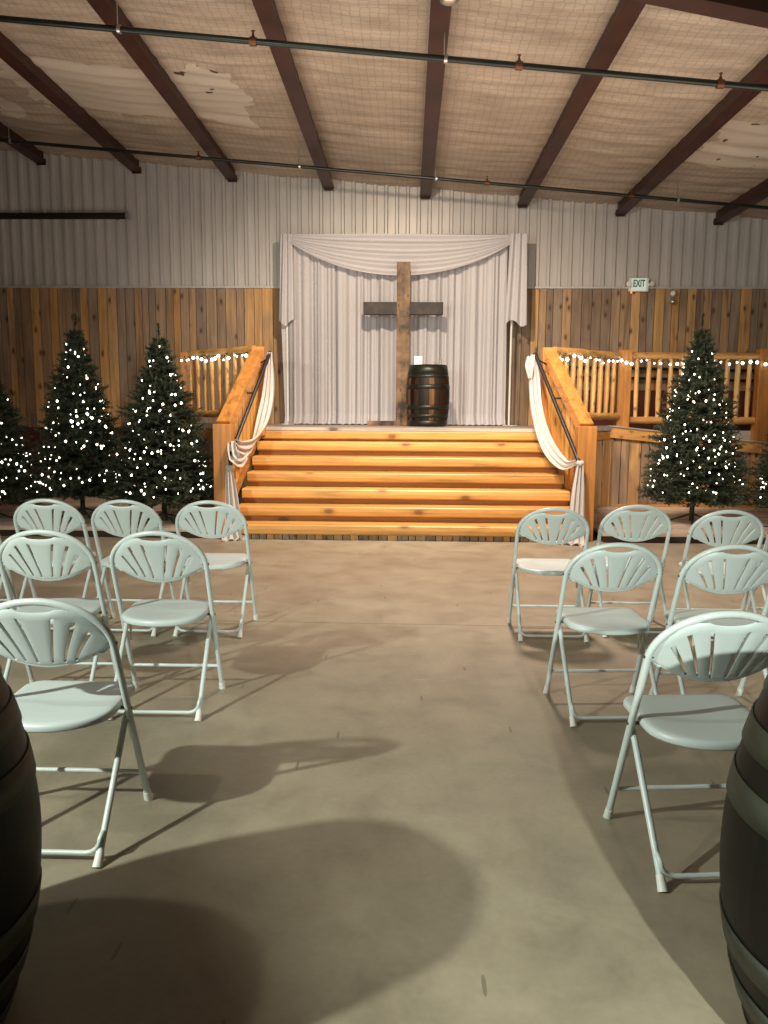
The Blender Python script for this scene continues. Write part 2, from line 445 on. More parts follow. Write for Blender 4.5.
# round ceiling fitting near the middle of the roof
t = empty('ceiling_fitting', (.31, 6.86, purl(.36) - .02))
MB().lathe([(.001, -.035), (.04, -.033), (.075, -.015), (.09, .02), (.001, .02)], (0, 0, 0), 24).build('dome', M['zinc'], t)
MB().box((0, 0, .03), (.12, .12, .02)).build('backing_plate', M['redsteel'], t)
tag(t, 'small round white fitting under the middle roof beam at the top edge', 'fitting')

# exit sign
t = empty('exit_sign', (3.70, 12.90, 3.54)); t.scale = (.88, 1, .95)
MB().box((0, 0, 0), (.36, .05, .23), ch=.01).build('housing', M['white_plastic'], t)
MB().box((0, -.028, 0), (.27, .006, .20)).build('face_plate', M['exit_face'], t)
cu = bpy.data.curves.new('exit_letters', 'FONT'); cu.body = 'EXIT'; cu.size = .17; cu.extrude = .002; cu.align_x = 'CENTER'; cu.offset = .004
tmp = bpy.data.objects.new('tmp', cu); col.objects.link(tmp)
bpy.context.view_layer.update()
me = bpy.data.meshes.new_from_object(tmp.evaluated_get(bpy.context.evaluated_depsgraph_get()))
bpy.data.objects.remove(tmp)
me.materials.clear(); me.materials.append(M['exit_green'])
lo = bpy.data.objects.new('letters', me); col.objects.link(lo); lo.parent = t
lo.rotation_euler = (PI / 2, 0, 0); lo.location = (0, -.034, -.035); lo.scale = (.62, .95, 1)
for s in (-1, 1):
    MB().tube([(s * .17, -.02, .0), (s * .20, -.05, .0), (s * .21, -.10, .0)], [.015, .025, .042], 12).build('lamp_head', M['white_plastic'], t)
MB().ball((-.13, -.02, -.13), .015).build('indicator', M['ember'], t)
tag(t, 'small white and green exit sign above the wood cladding on the back wall', 'sign')
t = empty('wall_light', (4.25, 12.91, 3.33))
MB().ball((0, -.05, .07), .045).build('lamp_head', M['white_plastic'], t)
MB().ball((0, -.05, -.06), .045).build('lamp_head', M['zinc'], t)
MB().box((0, 0, 0), (.05, .06, .12)).build('mount', M['zinc'], t)
tag(t, 'small twin head light on the wood cladding right of the exit sign', 'light')

# black twin handrail on the wall behind the right railing
t = empty('wall_handrail', (2.4, 12.84, 2.1))
for z in (.13, -.03):
    MB().tube([(0, 0, z), (7.6, 0, z - .12)], .024, 10).build('rail', M['black'], t)
for x in (.3, 2.2, 4.1, 6.0): MB().tube([(x, .1, .02), (x, .0, .13 - .016 * x), (x, 0, -.03 - .016 * x)], .012, 6).build('bracket', M['black'], t)
tag(t, 'black twin tube handrail on the back wall behind the right log railing', 'handrail')

# ------------------------------------------------------------------ low wooden platforms
PT = .12; PY = 8.8
for nm, x0, x1, lab in (('l', -10.4, -2.3, 'low grey brown wooden platform left of the stairs under the lit trees'), ('r', 2.25, 10.4, 'low grey brown wooden platform right of the stairs under the lit trees')):
    t = empty('low_platform', ((x0 + x1) / 2, PY, 0)); cx = (x0 + x1) / 2
    mb = MB(); y = 0.0
    while y < 4.1:
        mb.box((0, y + .09, PT - .02), (x1 - x0, .174, .04), tone=R.random()); y += .18
    mb.build('deck', M['lowdeck'], t)
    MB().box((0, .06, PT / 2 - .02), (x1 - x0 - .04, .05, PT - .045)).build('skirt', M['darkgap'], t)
    tag(t, lab, 'platform')

# ------------------------------------------------------------------ stage
SZ = 1.27
deckpoly = [(-1.93, 10.33), (1.78, 10.33), (3.08, 11.4), (3.08, 12.93), (-3.28, 12.93), (-3.28, 11.4)]
t = empty('stage', (0, 11.5, 0))
def rel(p, o): return [(x - o[0], y - o[1]) for x, y in p]
dk = MB().prism(rel(deckpoly, (0, 11.5)), SZ - .05, SZ).build('deck', M['deck'], t)
MB().box((-.08, 10.31 - 11.5, SZ - .02), (3.72, .05, .042)).build('front_nosing', M['greytrim'], t)
def wing(side, p0, p1, nm='siding'):
    mb = MB(); planks(mb, p0, p1, PT + .002, SZ - .2, th=.022); return mb
o_ = (0, 11.5)
for p0, p1 in (((-3.26, 11.42), (-1.97, 10.36)), ((1.82, 10.36), (3.06, 11.42))):
    q0 = (p0[0], p0[1] - 11.5); q1 = (p1[0], p1[1] - 11.5)
    mb = MB(); planks(mb, q0, q1, PT, SZ - .16); mb.build('siding', M['siding'], t)
    MB().beam((*q0, SZ - .11), (*q1, SZ - .11), .04, .11).build('rim_board', M['orange_x'], t)
    MB().beam((q0[0], q0[1], SZ + .0), (q1[0], q1[1], SZ + .0), .06, .07).build('edge_trim', M['greytrim'], t)
mb = MB(); planks(mb, (-3.27, 1.42), (-3.27, -.06), PT, SZ - .06); mb.build('siding', M['siding'], t)
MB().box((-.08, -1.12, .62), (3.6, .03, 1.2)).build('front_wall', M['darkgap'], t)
tag(t, 'raised wooden stage with angled corners and grey deck behind the wide stairs', 'stage')

# stairs
def hw(y):   # left and right edge of the flight at depth y
    k = (y - 8.8) / 1.5
    return -2.04 + .09 * k, 2.02 - .17 * k
t = empty('staircase', (0, 8.8, 0))
NS = 7; RH = SZ / NS; TR = .252
for k in range(NS):
    y = .0 + TR * k; zt = RH * (k + 1) - (.0 if k < NS - 1 else .045); xl, xr = hw(8.8 + y)
    mb = MB()
    th = .118
    if k == NS - 1: th = .11
    # thick half-log tread: rounded nose profile swept along x
    prof = [(-.026, zt - th + .002), (-.036, zt - th + .016), (-.040, zt - th * .5), (-.037, zt - .014), (-.028, zt - .002), (.0, zt), (TR + .06, zt), (TR + .06, zt - th), (-.01, zt - th)]
    n = len(prof); vs = [(xl, y + a, b) for a, b in prof] + [(xr, y + a, b) for a, b in prof]
    fs = [tuple(range(n)), tuple(range(2 * n - 1, n - 1, -1))] + [(i, n + i, n + (i + 1) % n, (i + 1) % n) for i in range(n)]
    mb.add(vs, fs, tone=.2 + .6 * R.random())
    mb.build('step', M['pine_x'], t, fix=True)
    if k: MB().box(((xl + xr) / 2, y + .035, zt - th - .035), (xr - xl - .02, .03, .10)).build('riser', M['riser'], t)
mb = MB(); planks(mb, (-2.03, .03), (1.97, .03), .0, RH - .112, w=.10, th=.03); mb.build('base_skirt', M['siding'], t)
tag(t, 'wide orange pine staircase of seven thick treads leading up to the stage', 'staircase')

# sloped side railings of the stairs
def stair_rail(side, lab):
    xb, xt = (-2.16, -1.975) if side < 0 else (2.065, 1.83)
    yb, yt = 9.02, 10.30
    t = empty('stair_railing', (xb, yb, 0)); L = lambda p: (p[0] - xb, p[1] - yb, p[2])
    MB().box((0, 0, 1.33 / 2), (.215, .2, 1.33), ch=.008).build('newel_post', M['orange_z'], t)
    MB().box(L((xt, yt, 1.16 + .58)), (.165, .16, 1.165), ch=.008).build('newel_post', M['orange_z'], t)
    MB().beam(L((xb, yb + .02, 1.31)), L((xt, yt + .0, 2.26)), .165, .13, ch=.008).build('top_beam', M['orange_y'], t)
    MB().beam(L((xb + .0, yb + .1, .33)), L((xt + .0, yt - .04, 1.27)), .07, .14, ch=.006).build('bottom_beam', M['orange_y'], t)
    mb = MB(); N = 9
    for i in range(N):
        k = (i + .75) / (N + .4); x = xb + (xt - xb) * k; y = yb + (yt - yb) * k
        z0 = .30 + 1.0 * k + .02; z1 = 1.24 + .95 * k
        o = MB().box(L((x, y, (z0 + z1) / 2)), (.035, .118, z1 - z0), rz=math.atan2(yt - yb, xt - xb) - PI / 2, tone=R.random()).build('board', M['pine_z'], t)
    tag(t, lab, 'railing'); return t
stair_rail(-1, 'sloping orange timber railing on the left side of the stairs')
stair_rail(1, 'sloping orange timber railing on the right side of the stairs')

def handrail(pts, lab, br):
    t = empty('handrail', pts[0]); o = Vector(pts[0])
    MB().tube([Vector(p) - o for p in pts], .024, 12).build('tube', M['black'], t)
    for p, q in br: MB().tube([Vector(p) - o, Vector(q) - o], .011, 8).build('bracket', M['black'], t)
    tag(t, lab, 'handrail', 'black handrails of the stairs')
handrail([(-2.05, 8.86, .74), (-2.05, 8.86, .93), (-2.045, 8.88, .99), (-1.80, 10.14, 2.24)], 'black tube handrail on the left stair railing, draped in white cloth', [((-1.90, 9.6, 1.71), (-2.03, 9.6, 1.70)), ((-1.82, 10.05, 2.15), (-1.93, 10.12, 2.10))])
handrail([(1.97, 8.90, .92), (1.96, 8.95, .97), (1.63, 10.14, 2.24)], 'black tube handrail on the right stair railing, draped in white cloth', [((1.79, 9.6, 1.66), (1.95, 9.6, 1.66)), ((1.66, 10.05, 2.15), (1.78, 10.12, 2.10))])

# log railings
def log_railing(p0, p1, zr, zb, n, post_at, lab, zt_post=2.36, zp0=1.26, skipw=.0, end2=None):
    a = Vector((*p0, 0)); b = Vector((*p1, 0)); t = empty('log_railing', (p0[0], p0[1], zp0)); d = (b - a)
    P = lambda k, z: (d.x * k, d.y * k, z - zp0)
    ks = [i / 10 for i in range(11)]
    MB().tube([P(k, zr + R.uniform(-.004, .004)) for k in ks], [.052 * R.uniform(.93, 1.07) for k in ks], 12).build('top_rail', M['log_x'], t)
    MB().tube([P(k, zb + R.uniform(-.004, .004)) for k in ks], [.052 * R.uniform(.93, 1.07) for k in ks], 12).build('bottom_rail', M['log_x'], t)
    for i in range(n):
        k = skipw + (i + .5) / n * (1 - 2 * skipw); r = .037 * R.uniform(.9, 1.12)
        k2 = k + R.uniform(-.004, .004)
        MB().tube([P(k, zb + .02), P((k + k2) / 2, zb + .3), P(k2, zr - .3), P(k2, zr - .02)], [r * .8, r, r * .97, r * .75], 10, tone=R.random()).build('baluster', M['log_z'], t)
    for k, zl, zh in post_at:
        MB().box((d.x * k, d.y * k, (zl + zh) / 2 - zp0), (.19, .17, zh - zl), ch=.01).build('post', M['orange_z'], t)
    tag(t, lab, 'railing', 'log railings around the stage'); return t
log_railing((-2.06, 10.44), (-3.24, 11.40), 2.30, 1.44, 9, [(1.0, 1.262, 2.33)], 'log railing with pale balusters angled off the left top of the stairs')
log_railing((1.93, 10.44), (3.02, 11.34), 2.30, 1.44, 9, [], 'log railing with close-set balusters angled off the right top of the stairs', skipw=.02)
log_railing((3.12, 11.42), (5.12, 11.42), 2.31, 1.385, 11, [(0, 1.262, 2.385), (1.0, 1.07, 2.41)], 'log railing behind the large right tree, between two square posts', skipw=.06)
log_railing((5.12, 11.42), (7.12, 11.42), 2.31, 1.25, 11, [(1.0, .87, 2.41)], 'log railing cut off by the right edge of the photo, beyond the last post', skipw=.06)

# ramp right of the stage
def rz_(x): return 1.27 - .10 * (x - 3.1)
t = empty('ramp', (3.1, 12.2, 0))
xs = [3.1, 10.3]
vs = []
for x in xs:
    for y in (11.36, 12.92): vs += [(x - 3.1, y - 12.2, rz_(x) - .04), (x - 3.1, y - 12.2, rz_(x))]
MB().add(vs, [(0, 4, 5, 1), (2, 3, 7, 6), (1, 5, 7, 3), (0, 2, 6, 4), (0, 1, 3, 2), (4, 6, 7, 5)]).build('deck', M['deck'], t)
def rim(x0, x1, dz): return ((x0 - 3.1, 11.31 - 12.2, rz_(x0) - dz), (x1 - 3.1, 11.31 - 12.2, rz_(x1) - dz))
MB().beam(*rim(2.92, 8.6, .075), .05, .155).build('rim_board', M['log_x'], t)
a, b = rim(2.90, 8.6, -.012); MB().beam(a, b, .09, .02).build('edge_trim', M['greytrim'], t)
mb = MB(); planks(mb, (2.98 - 3.1, 11.35 - 12.2), (8.6 - 3.1, 11.35 - 12.2), 0, 0, ztop=lambda x: rz_(x + 3.1) - .13, zbot=lambda x: PT + .002)
mb.build('siding', M['siding'], t)
MB().box((2.6, 11.325 - 12.2, PT + .02), (5.3, .03, .04)).build('foot_trim', M['log_x'], t)
tag(t, 'wooden ramp with plank siding sloping down to the right of the stage', 'ramp')
o = MB().box((0, 0, .07), (.42, .03, .14)).build('kick_board', M['greytrim']); o.location = (4.83, 11.50, rz_(4.83) + .002)
tag(o, 'short grey kick board on the ramp under the right log railing', 'board')

# white outlet box on the wing wall
t = empty('outlet_box', (2.30, 10.70, .52)); t.rotation_euler = (0, 0, math.atan2(1.06, 1.24))
MB().box((0, -.03, 0), (.13, .05, .17), ch=.006).build('cover', M['white_plastic'], t)
MB().tube([(.05, -.05, -.08), (.07, -.06, -.2), (.06, -.06, -.40)], .008, 6).build('cord', M['white_plastic'], t)
tag(t, 'small white outlet box on the wood siding right of the stairs', 'outlet')

# ------------------------------------------------------------------ string lights on the rails
def string_lights(p0, p1, z, n, lab, m='bulb_cool'):
    t = empty('string_lights', (p0[0], p0[1], z)); dx = p1[0] - p0[0]; dy = p1[1] - p0[1]
    L = math.hypot(dx, dy); nx, ny = dy / L, -dx / L
    pts = []; N = n * 4
    for i in range(N + 1):
        k = i / N; s = math.sin(i * PI / 2)
        pts.append((dx * k + nx * .062, dy * k + ny * .062, .012 * math.sin(i * 1.9) - .025 * abs(math.sin(i * PI / 4))))
    MB().tube(pts, .004, 5).build('wire', M['black'], t)
    for i in range(n):
        p = pts[i * 4 + 2]
        MB().ball((p[0] + nx * .015 + R.uniform(-.02, .02), p[1] + ny * .015, p[2] - R.uniform(.0, .05)), R.choice([.012, .016, .022]), 6).build('bulb', M[m], t)
    tag(t, lab, 'lights', 'string lights on the log railings')
string_lights((-3.30, 11.42), (-2.06, 10.42), 2.26, 16, 'cool white string lights along the angled left log railing')
string_lights((1.90, 10.42), (3.02, 11.36), 2.26, 15, 'cool white string lights along the angled right log railing')
string_lights((3.05, 11.34), (5.12, 11.34), 2.25, 20, 'cool white string lights along the rail behind the large right tree')
string_lights((5.15, 11.32), (7.1, 11.32), 2.25, 18, 'cool white string lights at the right edge of the photo')

# ------------------------------------------------------------------ curtain
t = empty('curtain_backdrop', (-.12, 12.6, SZ))
CX = -.12
def pleat(x, z, seed=0.0):
    return .052 * math.sin(x * 24 + 2.2 * math.sin(x * 4 + seed)) + .016 * math.sin(x * 71 + 2 * math.sin(x * 9) + seed)
def panel(x0, x1, ztop, hems, seed, y0=0.0):
    def fn(u, v):
        z = ztop * (1 - v); g = v ** 2.2
        c = (x0 + x1) / 2
        x = x0 + (x1 - x0) * u
        x = c + (x - c) * (1 - .05 * g) + .02 * math.sin(v * 3 + x * 7)
        bil = .05 * g * math.sin(u * PI * hems) ** 2
        puddle = -.10 * max(0, (v - .955) / .045)
        return (x - CX, y0 + pleat(x, z, seed) * (.65 + .5 * v) + puddle - bil, z + .006 + .012 * abs(math.sin(x * 30)) * (v > .99))
    return MB().grid(fn, 150, 44)
panel(-2.04, -1.16, 2.95, 2, .3).build('panel', M['curtain'], t)
panel(-1.20, -.50, 2.95, 3, 1.7, .02).build('panel', M['curtain'], t)
panel(-.56, .30, 2.95, 2, 2.9, -.01).build('panel', M['curtain'], t)
panel(.24, .98, 2.95, 2, 4.1, .03).build('panel', M['curtain'], t)
panel(.92, 1.56, 2.95, 2, 5.5, .0).build('panel', M['curtain'], t)
# swagged valance: curved folds between the two upper corners
def swag(x0, x1, ztop, droop, seed, y0, pow_=1.0):
    def fn(u, v):
        x = x0 + (x1 - x0) * u
        cat = 4 * u * (1 - u)
        fold = v
        z = ztop + .01 - (droop * cat ** .85) * fold - .05 * fold
        y = y0 - .035 * math.sin(fold * 26 + seed + 1.2 * math.sin(u * 4)) * (.35 + .65 * cat) - .09 * fold * cat ** .5
        return (x - CX, y, z - SZ)
    return MB().grid(fn, 90, 60)
swag(-1.97, 1.70, 4.235, .60, 0.0, -.10).build('valance', M['curtain'], t)
# side tails
def tail(x0, x1, zt, zb, seed):
    def fn(u, v):
        x = x0 + (x1 - x0) * u; k = .72 + .28 * v
        c = (x0 + x1) / 2; x = c + (x - c) * k
        z = zt + (zb - zt) * v - .10 * v * math.sin(u * PI + seed) ** 2 * (v > .5) * (v - .5) * 2
        return (x - CX, -.14 + .028 * math.sin(u * 15 + seed + v * 1.3), z - SZ)
    return MB().grid(fn, 30, 24)
tail(-2.06, -1.80, 4.24, 2.93, .4).build('side_tail', M['curtain'], t)
tail(1.52, 1.86, 4.24, 2.93, 2.2).build('side_tail', M['curtain'], t)
MB().tube([(-1.93, 0, 2.96), (1.80, 0, 2.96)], .016, 8).build('crossbar', M['zinc'], t)
for x in (-1.84, 1.76):
    MB().tube([(x, .02, 0), (x, .02, 2.98)], .018, 10).build('upright', M['white_plastic'], t)
    MB().box((x, .02, .006), (.24, .36, .012)).build('base_plate', M['zinc'], t)
tag(t, 'white pleated curtain backdrop with a swagged valance behind the cross', 'curtain')

# cross
t = empty('cross', (-.085, 12.12, SZ)); t.scale = (1.02, 1, 1.025)
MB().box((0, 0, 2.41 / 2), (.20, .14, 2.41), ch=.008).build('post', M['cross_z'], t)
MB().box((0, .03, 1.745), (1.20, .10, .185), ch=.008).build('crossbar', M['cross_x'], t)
MB().box((.16, -.09, .16), (.05, .05, .32)).box((-.06, -.11, .13), (.06, .05, .26)).build('brace', M['cross_z'], t)
MB().box((-.30, .02, .035), (.46, .22, .07), ch=.004).build('base_board', M['cross_z'], t)
tag(t, 'tall rough timber cross standing on the stage before the curtain', 'cross')

# ------------------------------------------------------------------ barrels
def barrel(loc, H, rb, rh, stave, hoop, lab, rz=0, n=48, hoops=((.0, .055), (.13, .175), (.275, .33), (.67, .725), (.825, .87), (.945, 1.0))):
    t = empty('barrel', loc, rz)
    def rad(z): k = (z / H * 2 - 1); return rb - (rb - rh) * abs(k) ** 1.9
    prof = [(.001, .035), (rad(0) - .022, .035), (rad(0) - .016, 0), (rad(0), 0)] + [(rad(H * i / 28), H * i / 28) for i in range(1, 28)] + [(rad(H), H), (rad(H) - .016, H), (rad(H) - .022, H - .03), (.001, H - .03)]
    MB().lathe(prof, n=n).build('staves', M[stave], t)
    MB().lathe([(.001, H - .028), (rad(H) - .024, H - .028)], n=n).build('head', M[stave], t)
    for z0, z1 in hoops:
        a, b = z0 * H, z1 * H
        MB().lathe([(rad(a) + .0015, a), (rad(a) + .005, a), (rad((a + b) / 2) + .005, (a + b) / 2), (rad(b) + .005, b), (rad(b) + .0015, b)], n=n).build('hoop', M[hoop], t)
    tag(t, lab, 'barrel', 'dark wooden barrels'); return t
HW = ((.0, .06), (.13, .20), (.27, .345), (.655, .73), (.80, .87), (.94, 1.0))
barrel((.295, 11.6, SZ), .90, .325, .275, 'stave', 'hoop_stage', 'brown wooden barrel with dark hoops standing on the stage beside the cross', .4, 48, ((.0, .10), (.15, .20), (.28, .35), (.61, .68), (.79, .84), (.85, .99)))
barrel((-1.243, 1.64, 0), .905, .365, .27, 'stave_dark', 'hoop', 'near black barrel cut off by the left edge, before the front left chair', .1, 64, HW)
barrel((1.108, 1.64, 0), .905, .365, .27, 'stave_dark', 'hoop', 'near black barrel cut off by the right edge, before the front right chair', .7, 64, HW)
t = empty('card_sign', (.145, 11.55, SZ + .902 - .03), .1)
MB().box((0, 0, .078), (.115, .004, .155)).box((0, .012, .004), (.115, .035, .008)).build('card', M['card'], t)
MB().tube([(-.03, -.004, .10), (-.015, -.004, .12), (0, -.004, .10), (.015, -.004, .115), (.03, -.004, .105)], .003, 5).tube([(-.02, -.004, .07), (.02, -.004, .07)], .0025, 5).build('scribble', M['ink'], t)
tag(t, 'small white card propped on top of the stage barrel', 'card')
t = empty('votive_holder', (.47, 11.55, SZ + .902 - .03))
MB().lathe([(.001, .0), (.022, .0), (.026, .12), (.023, .12), (.020, .006), (.001, .006)], n=16).build('glass_cup', M['glass'], t)
MB().lathe([(.001, .007), (.018, .007), (.018, .06), (.001, .062)], n=12).build('candle', M['card'], t)
tag(t, 'small clear glass candle holder on top of the stage barrel', 'candle holder')

# ------------------------------------------------------------------ cloth draped on the handrails
def ribbon(pts, wid, dirs, folds, amp, seed=0.0, nu=60, nv=28):
    """pts: centre line; wid: widths; dirs: unit width directions, all per control point"""
    P = [Vector(p) for p in pts]; D = [Vector(d).normalized() for d in dirs]
    def cr(A, s):
        n = len(A) - 1; x = s * n; i = min(int(x), n - 1); f = x - i
        p0 = A[max(i - 1, 0)]; p1 = A[i]; p2 = A[i + 1]; p3 = A[min(i + 2, n)]
        return .5 * ((2 * p1) + (p2 - p0) * f + (2 * p0 - 5 * p1 + 4 * p2 - p3) * f * f + (3 * p1 - p0 - 3 * p2 + p3) * f ** 3)
    def fn(u, v):
        c = cr(P, u); t = (cr(P, min(1, u + .01)) - cr(P, max(0, u - .01))).normalized(); w = cr(wid, u)
        d = cr(D, u); d = (d - t * d.dot(t)).normalized(); n = t.cross(d)
        return c + d * (v - .5) * w + n * amp * min(1, w / .1) * (math.sin(v * folds * 2 * PI + seed + .8 * math.sin(u * 5)) + .3 * math.sin(v * folds * 4.6 * PI + seed))
    return MB().grid(fn, nu, nv)
X = (1, 0, 0); Z = (0, .3, 1)
t = empty('draped_cloth', (-2.03, 8.8, 0))
def T(l, o): return [tuple(Vector(p) - Vector(o)) for p in l]
o_ = (-2.03, 8.8, 0)
ribbon(T([(-1.795, 10.10, 2.24), (-1.80, 10.08, 1.95), (-1.815, 10.0, 1.62), (-1.86, 9.75, 1.27), (-1.92, 9.40, 1.04), (-1.985, 9.1, 1.03), (-2.03, 8.93, 1.12)], o_), [.06, .12, .17, .22, .26, .2, .12],
       [(1, .3, 0), (1, .3, 0), (1, 0, .2), (.8, 0, .8), (.4, 0, 1), (.2, .4, 1), (.4, .2, 1)], 3, .016, .4).build('swag', M['swag'], t)
ribbon(T([(-2.04, 8.92, 1.13), (-2.02, 8.86, 1.03), (-1.97, 8.80, .93), (-1.93, 8.95, .90), (-1.92, 9.2, .96)], o_), [.10, .12, .14, .13, .10], [(.2, .4, 1)] * 5, 2, .014, 1.2).build('swag', M['swag'], t)
MB().tube(T([(-2.085, 8.83, .83), (-2.05, 8.815, .82), (-2.01, 8.83, .83)], o_), [.03, .042, .03], 10).build('knot', M['swag'], t)
ribbon(T([(-2.05, 8.80, .82), (-2.03, 8.78, .6), (-2.01, 8.76, .3), (-2.0, 8.73, .04), (-1.97, 8.66, .015)], o_), [.07, .13, .18, .21, .30], [X] * 5, 3, .018, 2).build('tail', M['swag'], t)
tag(t, 'white voile draped from the left handrail with its tail on the floor', 'cloth')
o_ = (1.97, 8.8, 0); t = empty('draped_cloth', o_)
ribbon(T([(1.60, 10.10, 2.22), (1.61, 10.08, 1.95), (1.64, 10.02, 1.60), (1.70, 9.88, 1.28), (1.78, 9.6, 1.02), (1.88, 9.25, .87), (1.965, 8.95, .92)], o_), [.07, .15, .15, .16, .18, .15, .09],
       [(1, .3, 0), (1, .3, 0), (1, 0, .2), (.9, 0, .5), (.7, 0, .8), (.5, .4, 1), (.5, .2, 1)], 3, .015, .9).build('swag', M['swag'], t)
ribbon(T([(1.56, 10.08, 2.20), (1.545, 10.05, 2.08), (1.56, 10.04, 1.92)], o_), [.08, .11, .05], [X] * 3, 3, .02, 2, 16, 16).build('bunch', M['swag'], t)
MB().tube(T([(1.93, 8.86, .92), (1.97, 8.85, .90), (2.01, 8.86, .92)], o_), [.03, .042, .03], 10).build('knot', M['swag'], t)
ribbon(T([(1.97, 8.84, .90), (1.955, 8.80, .6), (1.94, 8.77, .3), (1.93, 8.73, .04), (1.86, 8.58, .02)], o_), [.08, .15, .18, .2, .34], [X] * 5, 3, .018, 3).build('tail', M['swag'], t)
tag(t, 'white voile draped from the right handrail with its tail puddled on the floor', 'cloth')

# ------------------------------------------------------------------ trees
def tree_meshes(H, Rb, seed):
    r = random.Random(seed); vs = []; fs = []; tn = []
    wood_ = MB()
    def needle(p, d, L, w, t):
        d = d.normalized(); s = d.cross(Vector((r.uniform(-1, 1), r.uniform(-1, 1), r.uniform(-1, 1)))).normalized() * w
        n = len(vs); vs.extend([p - s, p + s, p + d * L]); fs.append((n, n + 1, n + 2)); tn.append(t)
    z0 = .32
    z = z0; tiers = []
    while z < H - .22:
        k = (z - z0) / (H - z0); tiers.append((z, k)); z += .068 * (1 - .25 * k)
    for (z, k) in tiers:
        Rz = Rb * (1 - k) ** .85 * min(1, .45 + 1.3 * (1 - k)) + .0
        nb = int(7 + 15 * (1 - k))
        a0 = r.random() * 6.28
        for b in range(nb):
            a = a0 + 2 * PI * b / nb + r.uniform(-.15, .15)
            L = Rz * r.choice([.72, .85, .95, 1.0, 1.12]); zz = z + r.uniform(-.05, .05)
            rise = .10 + .25 * k
            tip = Vector((math.cos(a) * L, math.sin(a) * L, zz + L * (rise - .12)))
            base = Vector((0, 0, zz - .02 * L)); ax = tip - base
            # twigs along the outer half of the branch
            nt = int(3 + 8 * L / Rb)
            for q in range(nt):
                f = 1 - (q / nt) ** 1.1 * .72
                p = base + ax * f + Vector((0, 0, -.03 * (1 - f)))
                side = 1 if q % 2 else -1
                out = ax.normalized(); lat = Vector((-out.y, out.x, 0)) * side
                td = (out + lat * (0 if q == 0 else r.uniform(.5, 1.1)) + Vector((0, 0, r.uniform(-.25, .65)))).normalized()
                tl = r.uniform(.08, .15) * (.35 + .65 * min(1, 1.6 * (1 - k)))
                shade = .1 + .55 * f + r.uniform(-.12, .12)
                nn = 22
                for j in range(nn):
                    g = j / nn; pp = p + td * tl * g
                    dd = td * .75 + Vector((r.gauss(0, 1), r.gauss(0, 1), r.gauss(0, 1))).normalized()
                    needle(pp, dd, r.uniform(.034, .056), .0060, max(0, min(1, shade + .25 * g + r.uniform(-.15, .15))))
            wood_.tube([base, tip * .9 + base * .1], [.008, .003], 4, caps=False)
    top = Vector((0, 0, H - .14))
    for j in range(150):
        g = j / 150; pp = top + Vector((.018 * math.sin(g * 3), 0, g * .15))
        needle(pp, Vector((r.gauss(0, .7), r.gauss(0, .7), .8)), .035, .004, .4 + .3 * g)
    me = bpy.data.meshes.new('foliage'); me.from_pydata(vs, [], fs)
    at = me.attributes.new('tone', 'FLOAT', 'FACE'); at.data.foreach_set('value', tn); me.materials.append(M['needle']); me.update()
    wood_.tube([(0, 0, .03), (0, 0, H * .6), (0, 0, H - .1)], [.028, .02, .006], 10)
    return me, wood_.mesh('trunk', M['bark'])
tm = [tree_meshes(2.5, .64, 11), tree_meshes(2.5, .66, 23)]
stand = MB()
stand.tube([(0, 0, .02), (0, 0, .22)], .034, 12)
for k in range(4):
    a = k * PI / 2 + .4; stand.tube([(0, 0, .11), (.18 * math.cos(a), .18 * math.sin(a), .05), (.30 * math.cos(a), .30 * math.sin(a), .012)], .012, 8)
stand_me = stand.mesh('tree_stand', M['bark'])
bulb_me = MB().ball((0, 0, 0), .009, 6, sz=1.3).mesh('bulb', M['bulb_warm'])
def tree(loc, H, var, rz, seed, lab, sx=1.0, nb=95, cluster=None):
    t = empty('christmas_tree', loc, rz); s = H / 2.5
    for nm, me in (('foliage', tm[var][0]), ('trunk', tm[var][1]), ('tree_stand', stand_me)):
        o = bpy.data.objects.new(nm, me); col.objects.link(o); o.parent = t; o.scale = (s * sx, s * sx, s)
    r = random.Random(seed); view = math.atan2(-loc[1], -loc[0]) - rz
    wire = MB(); pts = []
    rest = MB()
    for i in range(nb + 90):
        if i < nb: a = view + math.asin(r.uniform(-.97, .97))
        else: a = view + PI + r.uniform(-1.6, 1.6)
        k = 1 - math.sqrt(r.uniform(.004, 1)); z = .36 + k * (2.5 - .50)
        if cluster and i < nb and r.random() < cluster[2]:
            a = view + r.gauss(cluster[0], .35); z = cluster[1] + r.gauss(0, .10); k = max(0, (z - .36) / 2.0)
        kk = max(0, min(1, (z - .32) / 2.18))
        rad = (.64 * (1 - kk) ** .85 * min(1, 1.55 - kk) + .02) * r.uniform(.86, 1.02) + .01
        p = Vector((math.cos(a) * rad * sx * s, math.sin(a) * rad * sx * s, (z + .02) * s))
        if i < nb:
            o = bpy.data.objects.new('bulb', bulb_me); col.objects.link(o); o.parent = t; o.location = p
            q = r.choice([.7, .9, 1.0, 1.35]); o.scale = (q, q, q); pts.append((a, p))
        else: rest.ball(p, .010, 5)
    o = rest.build('bulbs', M['bulb_warm'], t); o['kind'] = 'stuff'
    # green light wire spiralling down the tree
    sp = []
    for i in range(420):
        k = i / 419; kk = 1 - k ** .7; a = i * .22
        rad = (.60 * (1 - kk) ** .92 + .04) * sx * s; sp.append((math.cos(a) * rad, math.sin(a) * rad, (.38 + kk * 2.0) * s + .02 * math.sin(i * 1.1)))
    MB().tube(sp, .003, 4).build('light_wire', M['bark'], t)
    tag(t, lab, 'tree', 'lit artificial christmas trees'); return t
tree((-4.19, 9.75, PT), 2.54, 0, .3, 1, 'dark green lit christmas tree, middle of the three left of the stairs', .86)
tree((-3.00, 9.35, PT), 2.38, 1, 1.9, 2, 'dark green lit christmas tree closest to the left side of the stairs', .98)
